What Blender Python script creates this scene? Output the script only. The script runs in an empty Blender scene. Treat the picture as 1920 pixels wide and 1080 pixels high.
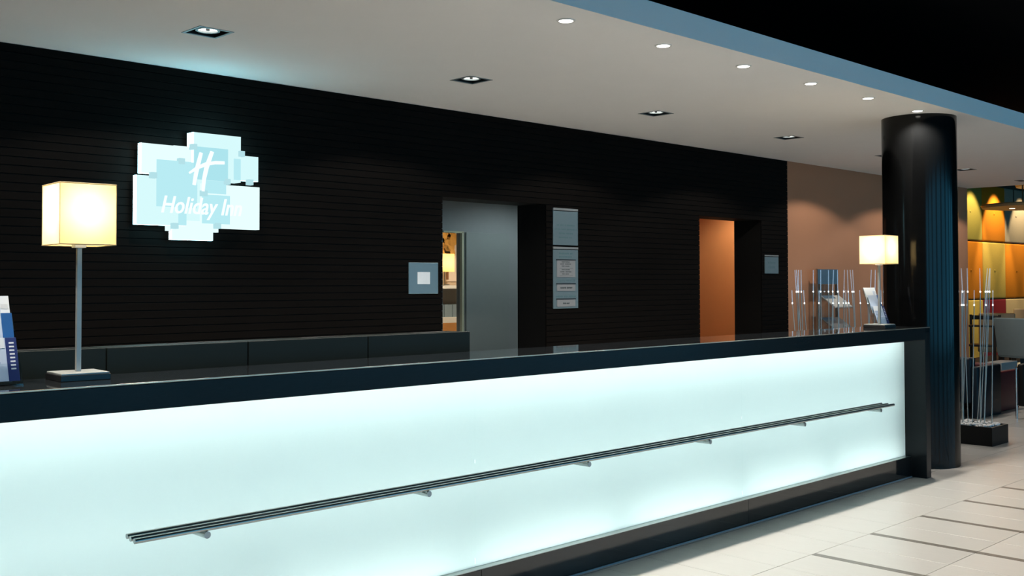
import bpy, bmesh, math, random
from mathutils import Matrix, Vector

random.seed(7)
S = bpy.context.scene
COL = S.collection

# ---------------------------------------------------------------- camera, world, exposure
cam_d = bpy.data.cameras.new('camera')
cam = bpy.data.objects.new('camera', cam_d)
COL.objects.link(cam)
S.camera = cam
FOCAL_PX = 1967.43
cam_d.sensor_width = 36.0
cam_d.lens = FOCAL_PX / 1920.0 * 36.0
cam_d.shift_y = -56.64 / 1920.0
cam_d.clip_start = 0.05
cam_d.clip_end = 200
_yaw, _pitch, _roll = math.radians(45.4926), math.radians(1.4073), math.radians(-0.1342)
_f = Vector((math.cos(_yaw) * math.cos(_pitch), math.sin(_yaw) * math.cos(_pitch), math.sin(_pitch)))
_r = Vector((math.sin(_yaw), -math.cos(_yaw), 0))
_u = _r.cross(_f)
_r2 = _r * math.cos(_roll) + _u * math.sin(_roll)
_u2 = _r2.cross(_f)
cam.matrix_world = Matrix(((_r2.x, _u2.x, -_f.x, 0), (_r2.y, _u2.y, -_f.y, 0), (_r2.z, _u2.z, -_f.z, 1.42), (0, 0, 0, 1)))

world = bpy.data.worlds.new('dusk_sky')
S.world = world
world.use_nodes = True
_bg = world.node_tree.nodes['Background']
_bg.inputs['Color'].default_value = (0.07, 0.40, 0.66, 1)      # even blue dusk sky outside the facade
_bg.inputs['Strength'].default_value = 3.5

S.view_settings.view_transform = 'Standard'
S.view_settings.look = 'None'
S.view_settings.gamma = 1.0
S.view_settings.use_curve_mapping = False
S.view_settings.exposure = 0.0

# light levels (watts / emission strengths)
P_ROUND = 102.0      # round downlights over the desk
P_SQUARE = 52.0     # square wall-washing downlights
P_LOBBY = 70.0     # downlights in the dark lobby ceiling
E_TUBE = 6.9       # fluorescent tubes in the desk
E_BULB = 95.0      # table lamp bulbs
P_DINER = 230.0      # spots over the restaurant wall
P_OFFICE = 46.0
P_CORRIDOR = 70.0
E_EDGE = 12.0        # edge-lit rims of the sign plates

# ---------------------------------------------------------------- materials
MATS = {}


def mat(name, col, rough=0.5, metal=0.0, spec=0.5, var=0.06, scale=18.0, bump=0.0, coat=0.0, stretch=None):
    """principled material whose colour wanders a little with object-space noise"""
    if name in MATS:
        return MATS[name]
    m = bpy.data.materials.new(name)
    m.use_nodes = True
    nt = m.node_tree
    b = nt.nodes['Principled BSDF']
    b.inputs['Roughness'].default_value = rough
    b.inputs['Metallic'].default_value = metal
    b.inputs['Specular IOR Level'].default_value = spec
    if coat:
        b.inputs['Coat Weight'].default_value = coat
        b.inputs['Coat Roughness'].default_value = 0.05
    tc = nt.nodes.new('ShaderNodeTexCoord')
    mp = nt.nodes.new('ShaderNodeMapping')
    mp.inputs['Scale'].default_value = stretch or (1, 1, 1)
    nz = nt.nodes.new('ShaderNodeTexNoise')
    nz.inputs['Scale'].default_value = scale
    nz.inputs['Detail'].default_value = 3
    mx = nt.nodes.new('ShaderNodeMix')
    mx.data_type = 'RGBA'
    mx.inputs[6].default_value = tuple(c * (1 - var) for c in col) + (1,)
    mx.inputs[7].default_value = tuple(min(1, c * (1 + var)) for c in col) + (1,)
    nt.links.new(tc.outputs['Object'], mp.inputs['Vector'])
    nt.links.new(mp.outputs['Vector'], nz.inputs['Vector'])
    nt.links.new(nz.outputs['Fac'], mx.inputs[0])
    nt.links.new(mx.outputs[2], b.inputs['Base Color'])
    if bump:
        bp = nt.nodes.new('ShaderNodeBump')
        bp.inputs['Strength'].default_value = bump
        bp.inputs['Distance'].default_value = 0.002
        nt.links.new(nz.outputs['Fac'], bp.inputs['Height'])
        nt.links.new(bp.outputs['Normal'], b.inputs['Normal'])
    MATS[name] = m
    return m


def emit(name, col, strength):
    if name in MATS:
        return MATS[name]
    m = bpy.data.materials.new(name)
    m.use_nodes = True
    nt = m.node_tree
    nt.nodes.remove(nt.nodes['Principled BSDF'])
    e = nt.nodes.new('ShaderNodeEmission')
    e.inputs['Color'].default_value = tuple(col) + (1,)
    e.inputs['Strength'].default_value = strength
    nt.links.new(e.outputs[0], nt.nodes['Material Output'].inputs['Surface'])
    MATS[name] = m
    return m


def diffuser(name, col, through=0.75, gloss=0.04, rough=0.1):
    """opal sheet: light passes diffusely, a little gloss on the face"""
    if name in MATS:
        return MATS[name]
    m = bpy.data.materials.new(name)
    m.use_nodes = True
    nt = m.node_tree
    nt.nodes.remove(nt.nodes['Principled BSDF'])
    t = nt.nodes.new('ShaderNodeBsdfTranslucent')
    d = nt.nodes.new('ShaderNodeBsdfDiffuse')
    g = nt.nodes.new('ShaderNodeBsdfGlossy')
    nz = nt.nodes.new('ShaderNodeTexNoise')
    nz.inputs['Scale'].default_value = 3.0
    mc = nt.nodes.new('ShaderNodeMix')
    mc.data_type = 'RGBA'
    mc.inputs[6].default_value = tuple(c * 0.985 for c in col) + (1,)
    mc.inputs[7].default_value = tuple(col) + (1,)
    nt.links.new(nz.outputs['Fac'], mc.inputs[0])
    nt.links.new(mc.outputs[2], t.inputs['Color'])
    nt.links.new(mc.outputs[2], d.inputs['Color'])
    g.inputs['Roughness'].default_value = rough
    a = nt.nodes.new('ShaderNodeMixShader')
    a.inputs[0].default_value = through
    nt.links.new(d.outputs[0], a.inputs[1])
    nt.links.new(t.outputs[0], a.inputs[2])
    b = nt.nodes.new('ShaderNodeMixShader')
    b.inputs[0].default_value = gloss
    nt.links.new(a.outputs[0], b.inputs[1])
    nt.links.new(g.outputs[0], b.inputs[2])
    nt.links.new(b.outputs[0], nt.nodes['Material Output'].inputs['Surface'])
    MATS[name] = m
    return m


def clear(name, tint=(1, 1, 1), gloss=0.08, rough=0.03, glow=None):
    """thin clear acrylic / window glass: straight-through with a glossy share"""
    if name in MATS:
        return MATS[name]
    m = bpy.data.materials.new(name)
    m.use_nodes = True
    nt = m.node_tree
    nt.nodes.remove(nt.nodes['Principled BSDF'])
    t = nt.nodes.new('ShaderNodeBsdfTransparent')
    t.inputs['Color'].default_value = tuple(tint) + (1,)
    g = nt.nodes.new('ShaderNodeBsdfGlossy')
    g.inputs['Roughness'].default_value = rough
    fc = nt.nodes.new('ShaderNodeLayerWeight')
    fc.inputs['Blend'].default_value = 0.5
    lw = nt.nodes.new('ShaderNodeMath')
    lw.operation = 'POWER'
    lw.inputs[1].default_value = 4.0
    nt.links.new(fc.outputs['Facing'], lw.inputs[0])
    ad = nt.nodes.new('ShaderNodeMath')
    ad.operation = 'ADD'
    ad.use_clamp = True
    ad.inputs[1].default_value = gloss
    nt.links.new(lw.outputs[0], ad.inputs[0])
    a = nt.nodes.new('ShaderNodeMixShader')
    nt.links.new(ad.outputs[0], a.inputs[0])
    nt.links.new(t.outputs[0], a.inputs[1])
    nt.links.new(g.outputs[0], a.inputs[2])
    out = a.outputs[0]
    if glow:
        e = nt.nodes.new('ShaderNodeEmission')
        e.inputs['Color'].default_value = tuple(glow[0]) + (1,)
        e.inputs['Strength'].default_value = glow[1]
        s = nt.nodes.new('ShaderNodeAddShader')
        nt.links.new(out, s.inputs[0])
        nt.links.new(e.outputs[0], s.inputs[1])
        out = s.outputs[0]
    nt.links.new(out, nt.nodes['Material Output'].inputs['Surface'])
    MATS[name] = m
    return m


# ---------------------------------------------------------------- mesh helpers
def box(bm, x0, x1, y0, y1, z0, z1, bev=0.0, seg=2, rz=0.0, piv=None):
    """one axis-aligned box, optionally with bevelled edges and turned by rz about piv"""
    geo = bmesh.ops.create_cube(bm, size=1.0)
    vs = geo['verts']
    for v in vs:
        v.co = Vector(((x0 + x1) / 2 + v.co.x * (x1 - x0), (y0 + y1) / 2 + v.co.y * (y1 - y0), (z0 + z1) / 2 + v.co.z * (z1 - z0)))
    if bev:
        es = {e for v in vs for e in v.link_edges}
        r = bmesh.ops.bevel(bm, geom=list(es), offset=bev, segments=seg, affect='EDGES', profile=0.5)
        vs = list({v for f in r['faces'] for v in f.verts} | {v for v in vs if v.is_valid})
    if rz:
        p = Vector(piv) if piv else Vector(((x0 + x1) / 2, (y0 + y1) / 2, 0))
        bmesh.ops.rotate(bm, cent=p, matrix=Matrix.Rotation(rz, 3, 'Z'), verts=vs)
    return vs


def tube(bm, a, b, r, seg=12, r2=None):
    a, b = Vector(a), Vector(b)
    d = b - a
    geo = bmesh.ops.create_cone(bm, cap_ends=True, segments=seg, radius1=r, radius2=r if r2 is None else r2, depth=d.length)
    q = d.to_track_quat('Z', 'Y').to_matrix().to_4x4()
    bmesh.ops.transform(bm, matrix=Matrix.Translation((a + b) / 2) @ q, verts=geo['verts'])
    return geo['verts']


def ball(bm, c, r, u=10, v=7, sc=(1, 1, 1)):
    geo = bmesh.ops.create_uvsphere(bm, u_segments=u, v_segments=v, radius=r)
    for w in geo['verts']:
        w.co = Vector((c[0] + w.co.x * sc[0], c[1] + w.co.y * sc[1], c[2] + w.co.z * sc[2]))
    return geo['verts']


def ring(bm, c, r0, r1, z0, z1, seg=32):
    """flat annulus with thickness, axis Z"""
    rows = []
    for k in range(seg):
        t = 2 * math.pi * k / seg
        cs, sn = math.cos(t), math.sin(t)
        rows.append([bm.verts.new((c[0] + r * cs, c[1] + r * sn, z)) for r, z in ((r0, z0), (r1, z0), (r1, z1), (r0, z1))])
    for k in range(seg):
        a, b = rows[k], rows[(k + 1) % seg]
        for i in range(4):
            j = (i + 1) % 4
            bm.faces.new((a[i], b[i], b[j], a[j]))


def quad(bm, pts):
    return bm.faces.new([bm.verts.new(p) for p in pts])


def obj(name, bm, m, parent=None, smooth=False):
    me = bpy.data.meshes.new(name)
    bmesh.ops.recalc_face_normals(bm, faces=bm.faces[:])
    bm.to_mesh(me)
    bm.free()
    for k in (m if isinstance(m, (list, tuple)) else [m]):
        me.materials.append(k)
    if smooth:
        for p in me.polygons:
            p.use_smooth = True
        try:
            me.set_sharp_from_angle(angle=math.radians(40))
        except Exception:
            pass
    o = bpy.data.objects.new(name, me)
    COL.objects.link(o)
    if parent:
        o.parent = parent
        o.matrix_parent_inverse = Matrix.Identity(4)
        o.location = Vector() - parent_offset(parent)
    return o


def parent_offset(p):
    """world origin of a parent that is only translated"""
    v = Vector()
    while p:
        v += p.location
        p = p.parent
    return v


def bobj(name, dims, m, parent=None, bev=0.0, seg=2, smooth=False, **kw):
    bm = bmesh.new()
    box(bm, *dims, bev=bev, seg=seg, **kw)
    return obj(name, bm, m, parent, smooth)


def tobj(name, a, b, r, m, parent=None, seg=12, r2=None):
    bm = bmesh.new()
    tube(bm, a, b, r, seg, r2)
    return obj(name, bm, m, parent, True)


def tag(o, label, cat=None, group=None, kind=None):
    o['label'] = label
    if cat:
        o['category'] = cat
    if group:
        o['group'] = group
    if kind:
        o['kind'] = kind
    return o


def thing(name, label, cat, loc=(0, 0, 0), group=None, kind=None):
    o = bpy.data.objects.new(name, None)
    o.empty_display_size = 0.05
    COL.objects.link(o)
    o.location = loc
    return tag(o, label, cat, group, kind)


def dup(root, delta, label=None, group=None):
    r = root.copy()
    COL.objects.link(r)
    r.location = root.location + Vector(delta)
    if label:
        r['label'] = label
    if group:
        r['group'] = group
    for ch in list(root.children):
        c = ch.copy()
        COL.objects.link(c)
        c.parent = r
        for g in list(ch.children):
            d = g.copy()
            COL.objects.link(d)
            d.parent = c
    return r


def spot(name, loc, target, watts, col, angle, blend=0.3, size=0.04, parent=None):
    l = bpy.data.lights.new(name, 'SPOT')
    l.energy = watts
    l.color = col
    l.spot_size = math.radians(angle)
    l.spot_blend = blend
    l.shadow_soft_size = size
    o = bpy.data.objects.new(name, l)
    COL.objects.link(o)
    o.location = loc
    o.rotation_euler = (Vector(target) - Vector(loc)).to_track_quat('-Z', 'Y').to_euler()
    if parent:
        o.parent = parent
        o.location = Vector(loc) - parent_offset(parent)
    return o


def text_obj(name, body, size, m, parent, origin, shear=0.0, align='CENTER', extrude=0.001, width=1.0, thick=0.0):
    """flat lettering standing upright in a plane that faces -Y"""
    cu = bpy.data.curves.new(name, 'FONT')
    cu.body = body
    cu.size = size
    cu.align_x = align
    cu.extrude = extrude
    cu.shear = shear
    cu.offset = thick
    cu.resolution_u = 3
    t = bpy.data.objects.new(name, cu)
    COL.objects.link(t)
    dg = bpy.context.evaluated_depsgraph_get()
    me = bpy.data.meshes.new_from_object(t.evaluated_get(dg))
    bpy.data.objects.remove(t)
    R = Matrix(((width, 0, 0, 0), (0, 0, -1, 0), (0, 1, 0, 0), (0, 0, 0, 1)))
    me.transform(Matrix.Translation(origin) @ R)
    me.materials.clear()
    me.materials.append(m)
    me.name = name
    o = bpy.data.objects.new(name, me)
    COL.objects.link(o)
    o.parent = parent
    o.location = Vector() - parent_offset(parent)
    return o

# ---------------------------------------------------------------- palette
GROUT = mat('grout', (0.23, 0.22, 0.20), 0.8)
TILE = mat('floor_tile_stone', (0.53, 0.515, 0.485), 0.30, var=0.05, scale=7, bump=0.02, stretch=(6, 1, 1))
STRIP = mat('floor_inlay_strip', (0.16, 0.145, 0.125), 0.35)
PLANK = mat('black_stained_plank', (0.0062, 0.0052, 0.0046), 0.55, spec=0.02, var=0.25, scale=9, stretch=(0.6, 6, 20), bump=0.05)
PLANK_BACK = mat('black_wall_backing', (0.004, 0.004, 0.004), 0.7, spec=0.2)
CEIL = mat('white_ceiling_paint', (0.88, 0.88, 0.875), 0.85, spec=0.1, var=0.015, scale=4)
SOFFIT = mat('ceiling_edge_paint', (0.78, 0.79, 0.80), 0.7, spec=0.2, var=0.015, scale=4)
BLACKCEIL = mat('black_lobby_ceiling', (0.004, 0.004, 0.0045), 0.9, spec=0.05)
TAN = mat('tan_wall_paint', (0.45, 0.21, 0.115), 0.75, spec=0.2, var=0.03, scale=5)
ORANGE_W = mat('orange_wall_paint', (0.62, 0.29, 0.13), 0.75, spec=0.2, var=0.04, scale=4)
GREY_W = mat('grey_office_wall', (0.30, 0.33, 0.33), 0.7, spec=0.2, var=0.03)
LOBBYW = mat('brown_lobby_wall', (0.07, 0.05, 0.04), 0.6, var=0.1)
STONE = mat('dark_worktop_stone', (0.012, 0.014, 0.016), 0.035, spec=0.5, var=0.3, scale=60)
LACQ = mat('dark_lacquer_panel', (0.014, 0.017, 0.019), 0.22, spec=0.17, var=0.15, scale=30, stretch=(1, 1, 8))
PLINTH = mat('polished_dark_plinth', (0.016, 0.016, 0.017), 0.08, spec=0.6, var=0.15, scale=30)
LAMPM = mat('satin_lamp_metal', (0.34, 0.36, 0.35), 0.4, metal=0.35, var=0.05, scale=60)
STEEL = mat('brushed_steel', (0.42, 0.43, 0.42), 0.28, metal=1.0, var=0.05, scale=60)
CHROME = mat('chrome', (0.75, 0.76, 0.77), 0.10, metal=1.0, var=0.02)
UNIT = mat('grey_green_unit_laminate', (0.008, 0.0115, 0.0105), 0.45, spec=0.15, var=0.1, scale=12)
UNIT_DK = mat('unit_strip_black', (0.008, 0.008, 0.008), 0.6)
COLM = mat('glossy_black_column', (0.0028, 0.003, 0.0032), 0.12, spec=0.24, var=0.2, scale=14)
INNER = mat('lightbox_white', (0.82, 0.85, 0.85), 0.8, spec=0.1, var=0.01)
OPAL = diffuser('opal_backlit_glass', (0.90, 0.99, 0.975), through=0.85, gloss=0.03)
GLASSC = clear('clear_glass_backing', (0.96, 1.0, 0.99), gloss=0.0)
TUBE = emit('fluorescent_tube_glow', (0.93, 1.0, 0.985), E_TUBE)
SHADE = diffuser('cream_shade_fabric', (1.0, 0.86, 0.56), through=0.62, gloss=0.0)
BULB = emit('lamp_bulb_glow', (1.0, 0.74, 0.38), E_BULB)
BLACKM = mat('black_metal', (0.012, 0.012, 0.013), 0.35, var=0.1)
WHITEM = mat('white_lamp_trim', (0.75, 0.75, 0.72), 0.4)
LENS = emit('downlight_lens_glow', (1.0, 0.96, 0.86), 9.0)
ALU = mat('silver_sign_panel', (0.14, 0.20, 0.225), 0.42, metal=0.15, var=0.04, scale=30)
ALUB = mat('silver_sign_bar', (0.30, 0.31, 0.31), 0.35, metal=0.3, var=0.05)
CARD = mat('white_name_card', (0.24, 0.25, 0.26), 0.6, var=0.03)
INK = mat('dark_print_ink', (0.02, 0.035, 0.04), 0.6)
INKT = mat('teal_print_ink', (0.08, 0.16, 0.18), 0.6)
ACRY = clear('clear_acrylic', (0.95, 0.98, 0.99), gloss=0.05)
PEBBLE = mat('white_pebble', (0.78, 0.79, 0.80), 0.5, var=0.15, scale=40)
GAP = 0.003

# ---------------------------------------------------------------- room shell
DOOR1 = (5.076, 6.187)
DOOR2 = (8.314, 9.400)
HEAD = 2.072
YW = 5.896            # face of the planked wall
CZ = 2.72             # dropped ceiling
YS = 3.288            # edge of the dropped ceiling

floor = tag(bobj('floor', (-5, 22, -8, 13, -0.12, -0.006), GROUT), 'pale stone tiled lobby floor with dark inlay strips', 'floor', kind='structure')

# floor tiles: two columns between neighbouring inlay strips, every tile its own piece
PX, PY = 0.3192, 0.589
X0, Y0 = 4.981, 2.845
SW = 0.048


def slab_mesh(name, w, d, h, m, bev=0.0012):
    bm = bmesh.new()
    box(bm, 0, w, 0, d, -h, 0, bev=bev, seg=1)
    me = bpy.data.meshes.new(name)
    bmesh.ops.recalc_face_normals(bm, faces=bm.faces[:])
    bm.to_mesh(me)
    bm.free()
    me.materials.append(m)
    return me


tile_full = slab_mesh('floor_tile', PX - GAP, PY - GAP, 0.006, TILE)
tile_cut = slab_mesh('floor_tile', PX - SW - GAP, PY - GAP, 0.006, TILE)
strip_me = slab_mesh('inlay_strip', SW - 0.001, PY - GAP, 0.006, STRIP, 0)


def put(name, me, parent, loc, label=None):
    o = bpy.data.objects.new(name, me)
    COL.objects.link(o)
    o.parent = parent
    o.location = loc
    if label:
        o['label'] = label
    return o


for r in range(-6, 6):
    y = Y0 + r * PY
    ca, cb = (-5, 17) if r <= 0 else (9, 26)
    for c in range(ca, cb):
        x = X0 + c * PX
        if r == 0 and x < 7.4:
            d = 1.0
        strip = r < 0 and c % 2 == 0
        jit = random.uniform(-0.0004, 0.0002)
        if strip:
            put('inlay_strip', strip_me, floor, (x, y, jit))
            put('floor_tile', tile_cut, floor, (x + SW, y, jit))
        else:
            put('floor_tile', tile_full, floor, (x, y, jit))

# the same tiling, too far off or out of view to pick apart, laid round the single tiles
fieldm = bpy.data.materials.new('floor_tile_field')
fieldm.use_nodes = True
nt = fieldm.node_tree
pb = nt.nodes['Principled BSDF']
pb.inputs['Roughness'].default_value = 0.32
tc = nt.nodes.new('ShaderNodeTexCoord')
mp = nt.nodes.new('ShaderNodeMapping')
mp.inputs['Location'].default_value = (-X0, -Y0, 0)
br = nt.nodes.new('ShaderNodeTexBrick')
br.offset = 0.0
br.inputs['Color1'].default_value = (0.55, 0.535, 0.50, 1)
br.inputs['Color2'].default_value = (0.51, 0.495, 0.465, 1)
br.inputs['Mortar'].default_value = (0.30, 0.28, 0.26, 1)
br.inputs['Scale'].default_value = 1.0
br.inputs['Mortar Size'].default_value = 0.002
br.inputs['Brick Width'].default_value = PX
br.inputs['Row Height'].default_value = PY
nt.links.new(tc.outputs['Object'], mp.inputs['Vector'])
nt.links.new(mp.outputs['Vector'], br.inputs['Vector'])
nt.links.new(br.outputs['Color'], pb.inputs['Base Color'])
bm = bmesh.new()
xa, xb, xc, xd = X0 - 5 * PX, X0 + 17 * PX, X0 + 9 * PX, X0 + 26 * PX
ya, yb, yc = Y0 - 6 * PY, Y0 + PY, Y0 + 6 * PY
for d in ((-5, 22, -8, ya), (-5, xa, ya, yb), (xb, 22, ya, yb), (-5, xc, yb, yc), (xd, 22, yb, yc), (-5, 22, yc, 13)):
    box(bm, d[0], d[1] - 0.001, d[2], d[3] - 0.001, -0.006, 0)
tag(obj('tile_field', bm, fieldm, floor), 'more pale stone floor tiles', kind='stuff')

# planked back wall: backing with two doorways, each plank its own piece
bm = bmesh.new()
yb0, yb1 = YW + 0.012, 6.228
for a, b, z0, z1 in ((-5, DOOR1[0], 0, 2.86), (DOOR1[1], DOOR2[0], 0, 2.86), (DOOR2[1], 9.905, 0, 2.86), (DOOR1[0], DOOR1[1], HEAD, 2.86), (DOOR2[0], DOOR2[1], HEAD, 2.86)):
    box(bm, a, b, yb0, yb1, z0, z1)
wall_back = tag(obj('wall_back', bm, PLANK_BACK), 'black horizontally planked wall with two doorways behind the desk', 'wall', kind='structure')
NROW = 58
pitch = CZ / NROW
plank_me = {}
for k in range(NROW):
    z = k * pitch
    segs = [(-2.0, 9.911)]
    if z + pitch * 0.5 < HEAD:
        segs = [(-2.0, DOOR1[0]), (DOOR1[1], DOOR2[0]), (DOOR2[1], 9.911)]
    for a, b in segs:
        if (a, b) not in plank_me:
            bm = bmesh.new()
            box(bm, 0, b - a, 0, 0.013, 0.002, pitch - 0.002, bev=0.0012, seg=1)
            me = bpy.data.meshes.new('plank')
            bmesh.ops.recalc_face_normals(bm, faces=bm.faces[:])
            bm.to_mesh(me)
            bm.free()
            me.materials.append(PLANK)
            plank_me[(a, b)] = me
        put('plank', plank_me[(a, b)], wall_back, (a, YW + random.uniform(0, 0.0008), z))

tag(bobj('wall_tan', (9.905, 14.61, YW + 0.008, 6.228, 0, 2.86), TAN), 'tan painted wall beyond the black planked wall', 'wall', kind='structure')

# dropped ceiling with square holes for the wall-washing downlights
SQX = [0.78, 2.655, 4.49, 6.40, 8.325, 10.245, 12.165, 14.03]
SQY, SQH = 4.935, 0.089
bm = bmesh.new()
box(bm, -5, 14.65, YS, SQY - SQH, CZ, 2.856)
box(bm, -5, 14.65, SQY + SQH, 6.228, CZ, 2.856)
xs = [-5] + [v for x in SQX for v in (x - SQH, x + SQH)] + [14.65]
for i in range(0, len(xs), 2):
    box(bm, xs[i], xs[i + 1], SQY - SQH, SQY + SQH, CZ, 2.856)
tag(obj('ceiling', bm, CEIL), 'white dropped ceiling over the reception desk with recessed downlights', 'ceiling', kind='structure')
tag(bobj('ceiling_lobby', (-5, 22, -8, 13, 3.6, 3.7), BLACKCEIL), 'black high ceiling over the lobby', 'ceiling', kind='structure')
tag(bobj('wall_upper', (-5, 14.65, 6.0, 6.2, 2.87, 3.6), BLACKCEIL), 'black wall above the dropped ceiling', 'wall', kind='structure')

# lobby walls out of view: brown sides and a glazed facade that lets the dusk in
tag(bobj('wall_left', (-5.2, -5, -8, 6.228, 0, 3.6), LOBBYW), 'brown side wall of the lobby', 'wall', kind='structure')
tag(bobj('wall_right', (22, 22.2, -8, 13, 0, 3.6), LOBBYW), 'brown end wall beyond the restaurant', 'wall', kind='structure')
bm = bmesh.new()
WINS = [(-4.6 + 3.28 * i, -4.6 + 3.28 * i + 2.7) for i in range(8)]
edges = [-5] + [v for w in WINS for v in w] + [22]
for i in range(0, len(edges), 2):
    box(bm, edges[i], edges[i + 1], -8.2, -8, 0, 3.6)
for a, b in WINS:
    box(bm, a, b, -8.2, -8, 3.4, 3.6)
    box(bm, a, b, -8.2, -8, 0, 0.12)
tag(obj('wall_front', bm, LOBBYW), 'brown pillared facade wall between tall windows', 'wall', kind='structure')
PANE = clear('window_pane_glass', (0.94, 0.97, 0.98), gloss=0.0)
for i, (a, b) in enumerate(WINS):
    w = thing('window_%d' % (i + 1), 'tall facade window with dark frame', 'window', (a, -8.1, 0.12), group='facade windows', kind='structure')
    bm = bmesh.new()
    for d in ((a, a + 0.06, 0.12, 3.4), (b - 0.06, b, 0.12, 3.4), (a + 0.06, b - 0.06, 0.12, 0.18), (a + 0.06, b - 0.06, 3.34, 3.4)):
        box(bm, d[0], d[1], -8.13, -8.07, d[2], d[3])
    obj('window_frame', bm, BLACKM, w)
    bobj('pane', (a + 0.06, b - 0.06, -8.105, -8.095, 0.18, 3.34), PANE, w)
    l = bpy.data.lights.new('daylight_portal', 'AREA')
    l.shape = 'RECTANGLE'
    l.size, l.size_y = b - a, 3.28
    l.cycles.is_portal = True
    p = bpy.data.objects.new('daylight_portal', l)
    COL.objects.link(p)
    p.location = ((a + b) / 2, -8.06, 1.76)
    p.rotation_euler = (math.radians(90), 0, 0)

# rooms behind the two doorways
bm = bmesh.new()
box(bm, 4.2, 6.285, 7.3, 7.36, 0, 2.5)
box(bm, 6.506, 8.1, 7.3, 7.36, 0, 2.5)
box(bm, 6.285, 6.506, 7.3, 7.36, 1.892, 2.5)
tag(obj('wall_office', bm, GREY_W), 'grey inner wall seen through the first doorway', 'wall', kind='structure')
bm = bmesh.new()
box(bm, 4.2, 8.1, 6.23, 7.47, 2.5, 2.56)
box(bm, 4.2, 9.6, 7.47, 9.8, 2.5, 2.56)
tag(obj('ceiling_office', bm, CEIL), 'white ceiling of the back office', 'ceiling', kind='structure')
bm = bmesh.new()
box(bm, 4.14, 4.2, 6.23, 9.8, 0, 2.5)
box(bm, 8.1, 8.15, 6.23, 7.39, 0, 2.56)
box(bm, 9.6, 9.64, 7.47, 9.8, 0, 2.5)
tag(obj('wall_office_side', bm, GREY_W), 'grey side walls of the back office', 'wall', kind='structure')
BEIGE = mat('beige_office_wall', (0.55, 0.44, 0.33), 0.75, var=0.04)
tag(bobj('wall_office_back', (4.2, 9.6, 9.8, 9.86, 0, 2.5), BEIGE), 'beige back wall of the lit office', 'wall', kind='structure')
tag(bobj('wall_corridor', (8.16, 13.4, 7.4, 7.46, 0, 2.6), ORANGE_W), 'orange lit corridor wall seen through the doorway', 'wall', kind='structure')
tag(bobj('ceiling_corridor', (8.16, 13.4, 6.24, 7.4, 2.6, 2.66), CEIL), 'white ceiling of the orange corridor', 'ceiling', kind='structure')
bm = bmesh.new()
box(bm, 13.4, 13.46, 6.24, 7.46, 0, 2.6)
tag(obj('wall_corridor_side', bm, ORANGE_W), 'orange end wall of the corridor', 'wall', kind='structure')

# office door leaf with its frame, and the narrow glazed slit beside it
DOORG = mat('grey_door_leaf', (0.27, 0.31, 0.30), 0.5, var=0.03)
FRAMEY = mat('cream_metal_frame', (0.52, 0.55, 0.40), 0.4, var=0.03)
dr = thing('door_1', 'plain grey flush door in the back office', 'door', (6.84, 7.29, 0), kind='structure')
bobj('door_leaf', (6.56, 7.118, 7.280, 7.298, 0.0, 1.90), DOORG, dr, bev=0.002)
wn = thing('window_9', 'narrow clear glass slit beside the grey office door', 'window', (6.4, 7.29, 0.0), kind='structure')
bm = bmesh.new()
box(bm, 6.496, 6.520, 7.27, 7.30, 0, 1.90)
box(bm, 6.27, 6.520, 7.27, 7.30, 1.89, 1.905)
obj('window_frame', bm, FRAMEY, wn)
bobj('pane', (6.285, 6.506, 7.325, 7.331, 0, 1.892), clear('office_pane', (0.97, 0.98, 0.97), gloss=0.0), wn)

# ---------------------------------------------------------------- column
bm = bmesh.new()
tube(bm, (8.12, 3.655, 0), (8.12, 3.655, CZ), 0.28, seg=96)
co = obj('column', bm, COLM, None, True)
tag(co, 'glossy black round column at the end of the reception desk', 'column', kind='structure')

# ---------------------------------------------------------------- reception desk
YD, ZT, ZF = 3.34, 1.095, 1.003        # fascia plane, worktop height, fascia bottom
XL, XR, XE = -1.2, 7.49, 7.565          # left end, inner face and outer face of the end panel
YFAR = 3.735
YP, YG = 3.457, 3.50                   # plinth front, glass front
desk = thing('reception_desk', 'long reception desk with glowing white glass front and dark stone top', 'desk', ((XL + XE) / 2, 3.6, 0))
bm = bmesh.new()
box(bm, XL, XE, YD + 0.001, YFAR, 1.062, ZT)
fe = [e for e in bm.edges if all(abs(v.co.y - YD - 0.001) < 1e-5 and abs(v.co.z - ZT) < 1e-5 for v in e.verts)]
bmesh.ops.bevel(bm, geom=fe, offset=0.0045, segments=4, affect='EDGES', profile=0.5)
wt = obj('worktop', bm, STONE, desk)
wt['label'] = 'polished dark stone worktop'
bobj('edge_trim', (XL, XE - 0.002, YD - 0.0015, YD + 0.0045, ZT - 0.0042, ZT + 0.0008), mat('bronze_edge_trim', (0.62, 0.54, 0.44), 0.30, metal=1.0, var=0.1, scale=3), desk, bev=0.0012)['label'] = 'thin bronze strip along the worktop edge'
bobj('fascia', (XL, XR, YD, YD + 0.022, ZF, ZT - 0.004), LACQ, desk, bev=0.003)['label'] = 'dark lacquered front band under the worktop edge'
bobj('end_panel', (XR, XE, YD, YFAR, 0, 1.0615), LACQ, desk, bev=0.003)
bobj('end_panel', (XL - 0.075, XL, YD, YFAR, 0, ZT - 0.001), LACQ, desk, bev=0.003)
PW = (XR - 1.06) / 3
seams = [XL, 1.06 - PW * 0.0, 1.06 + PW, 1.06 + 2 * PW, XR]
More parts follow.
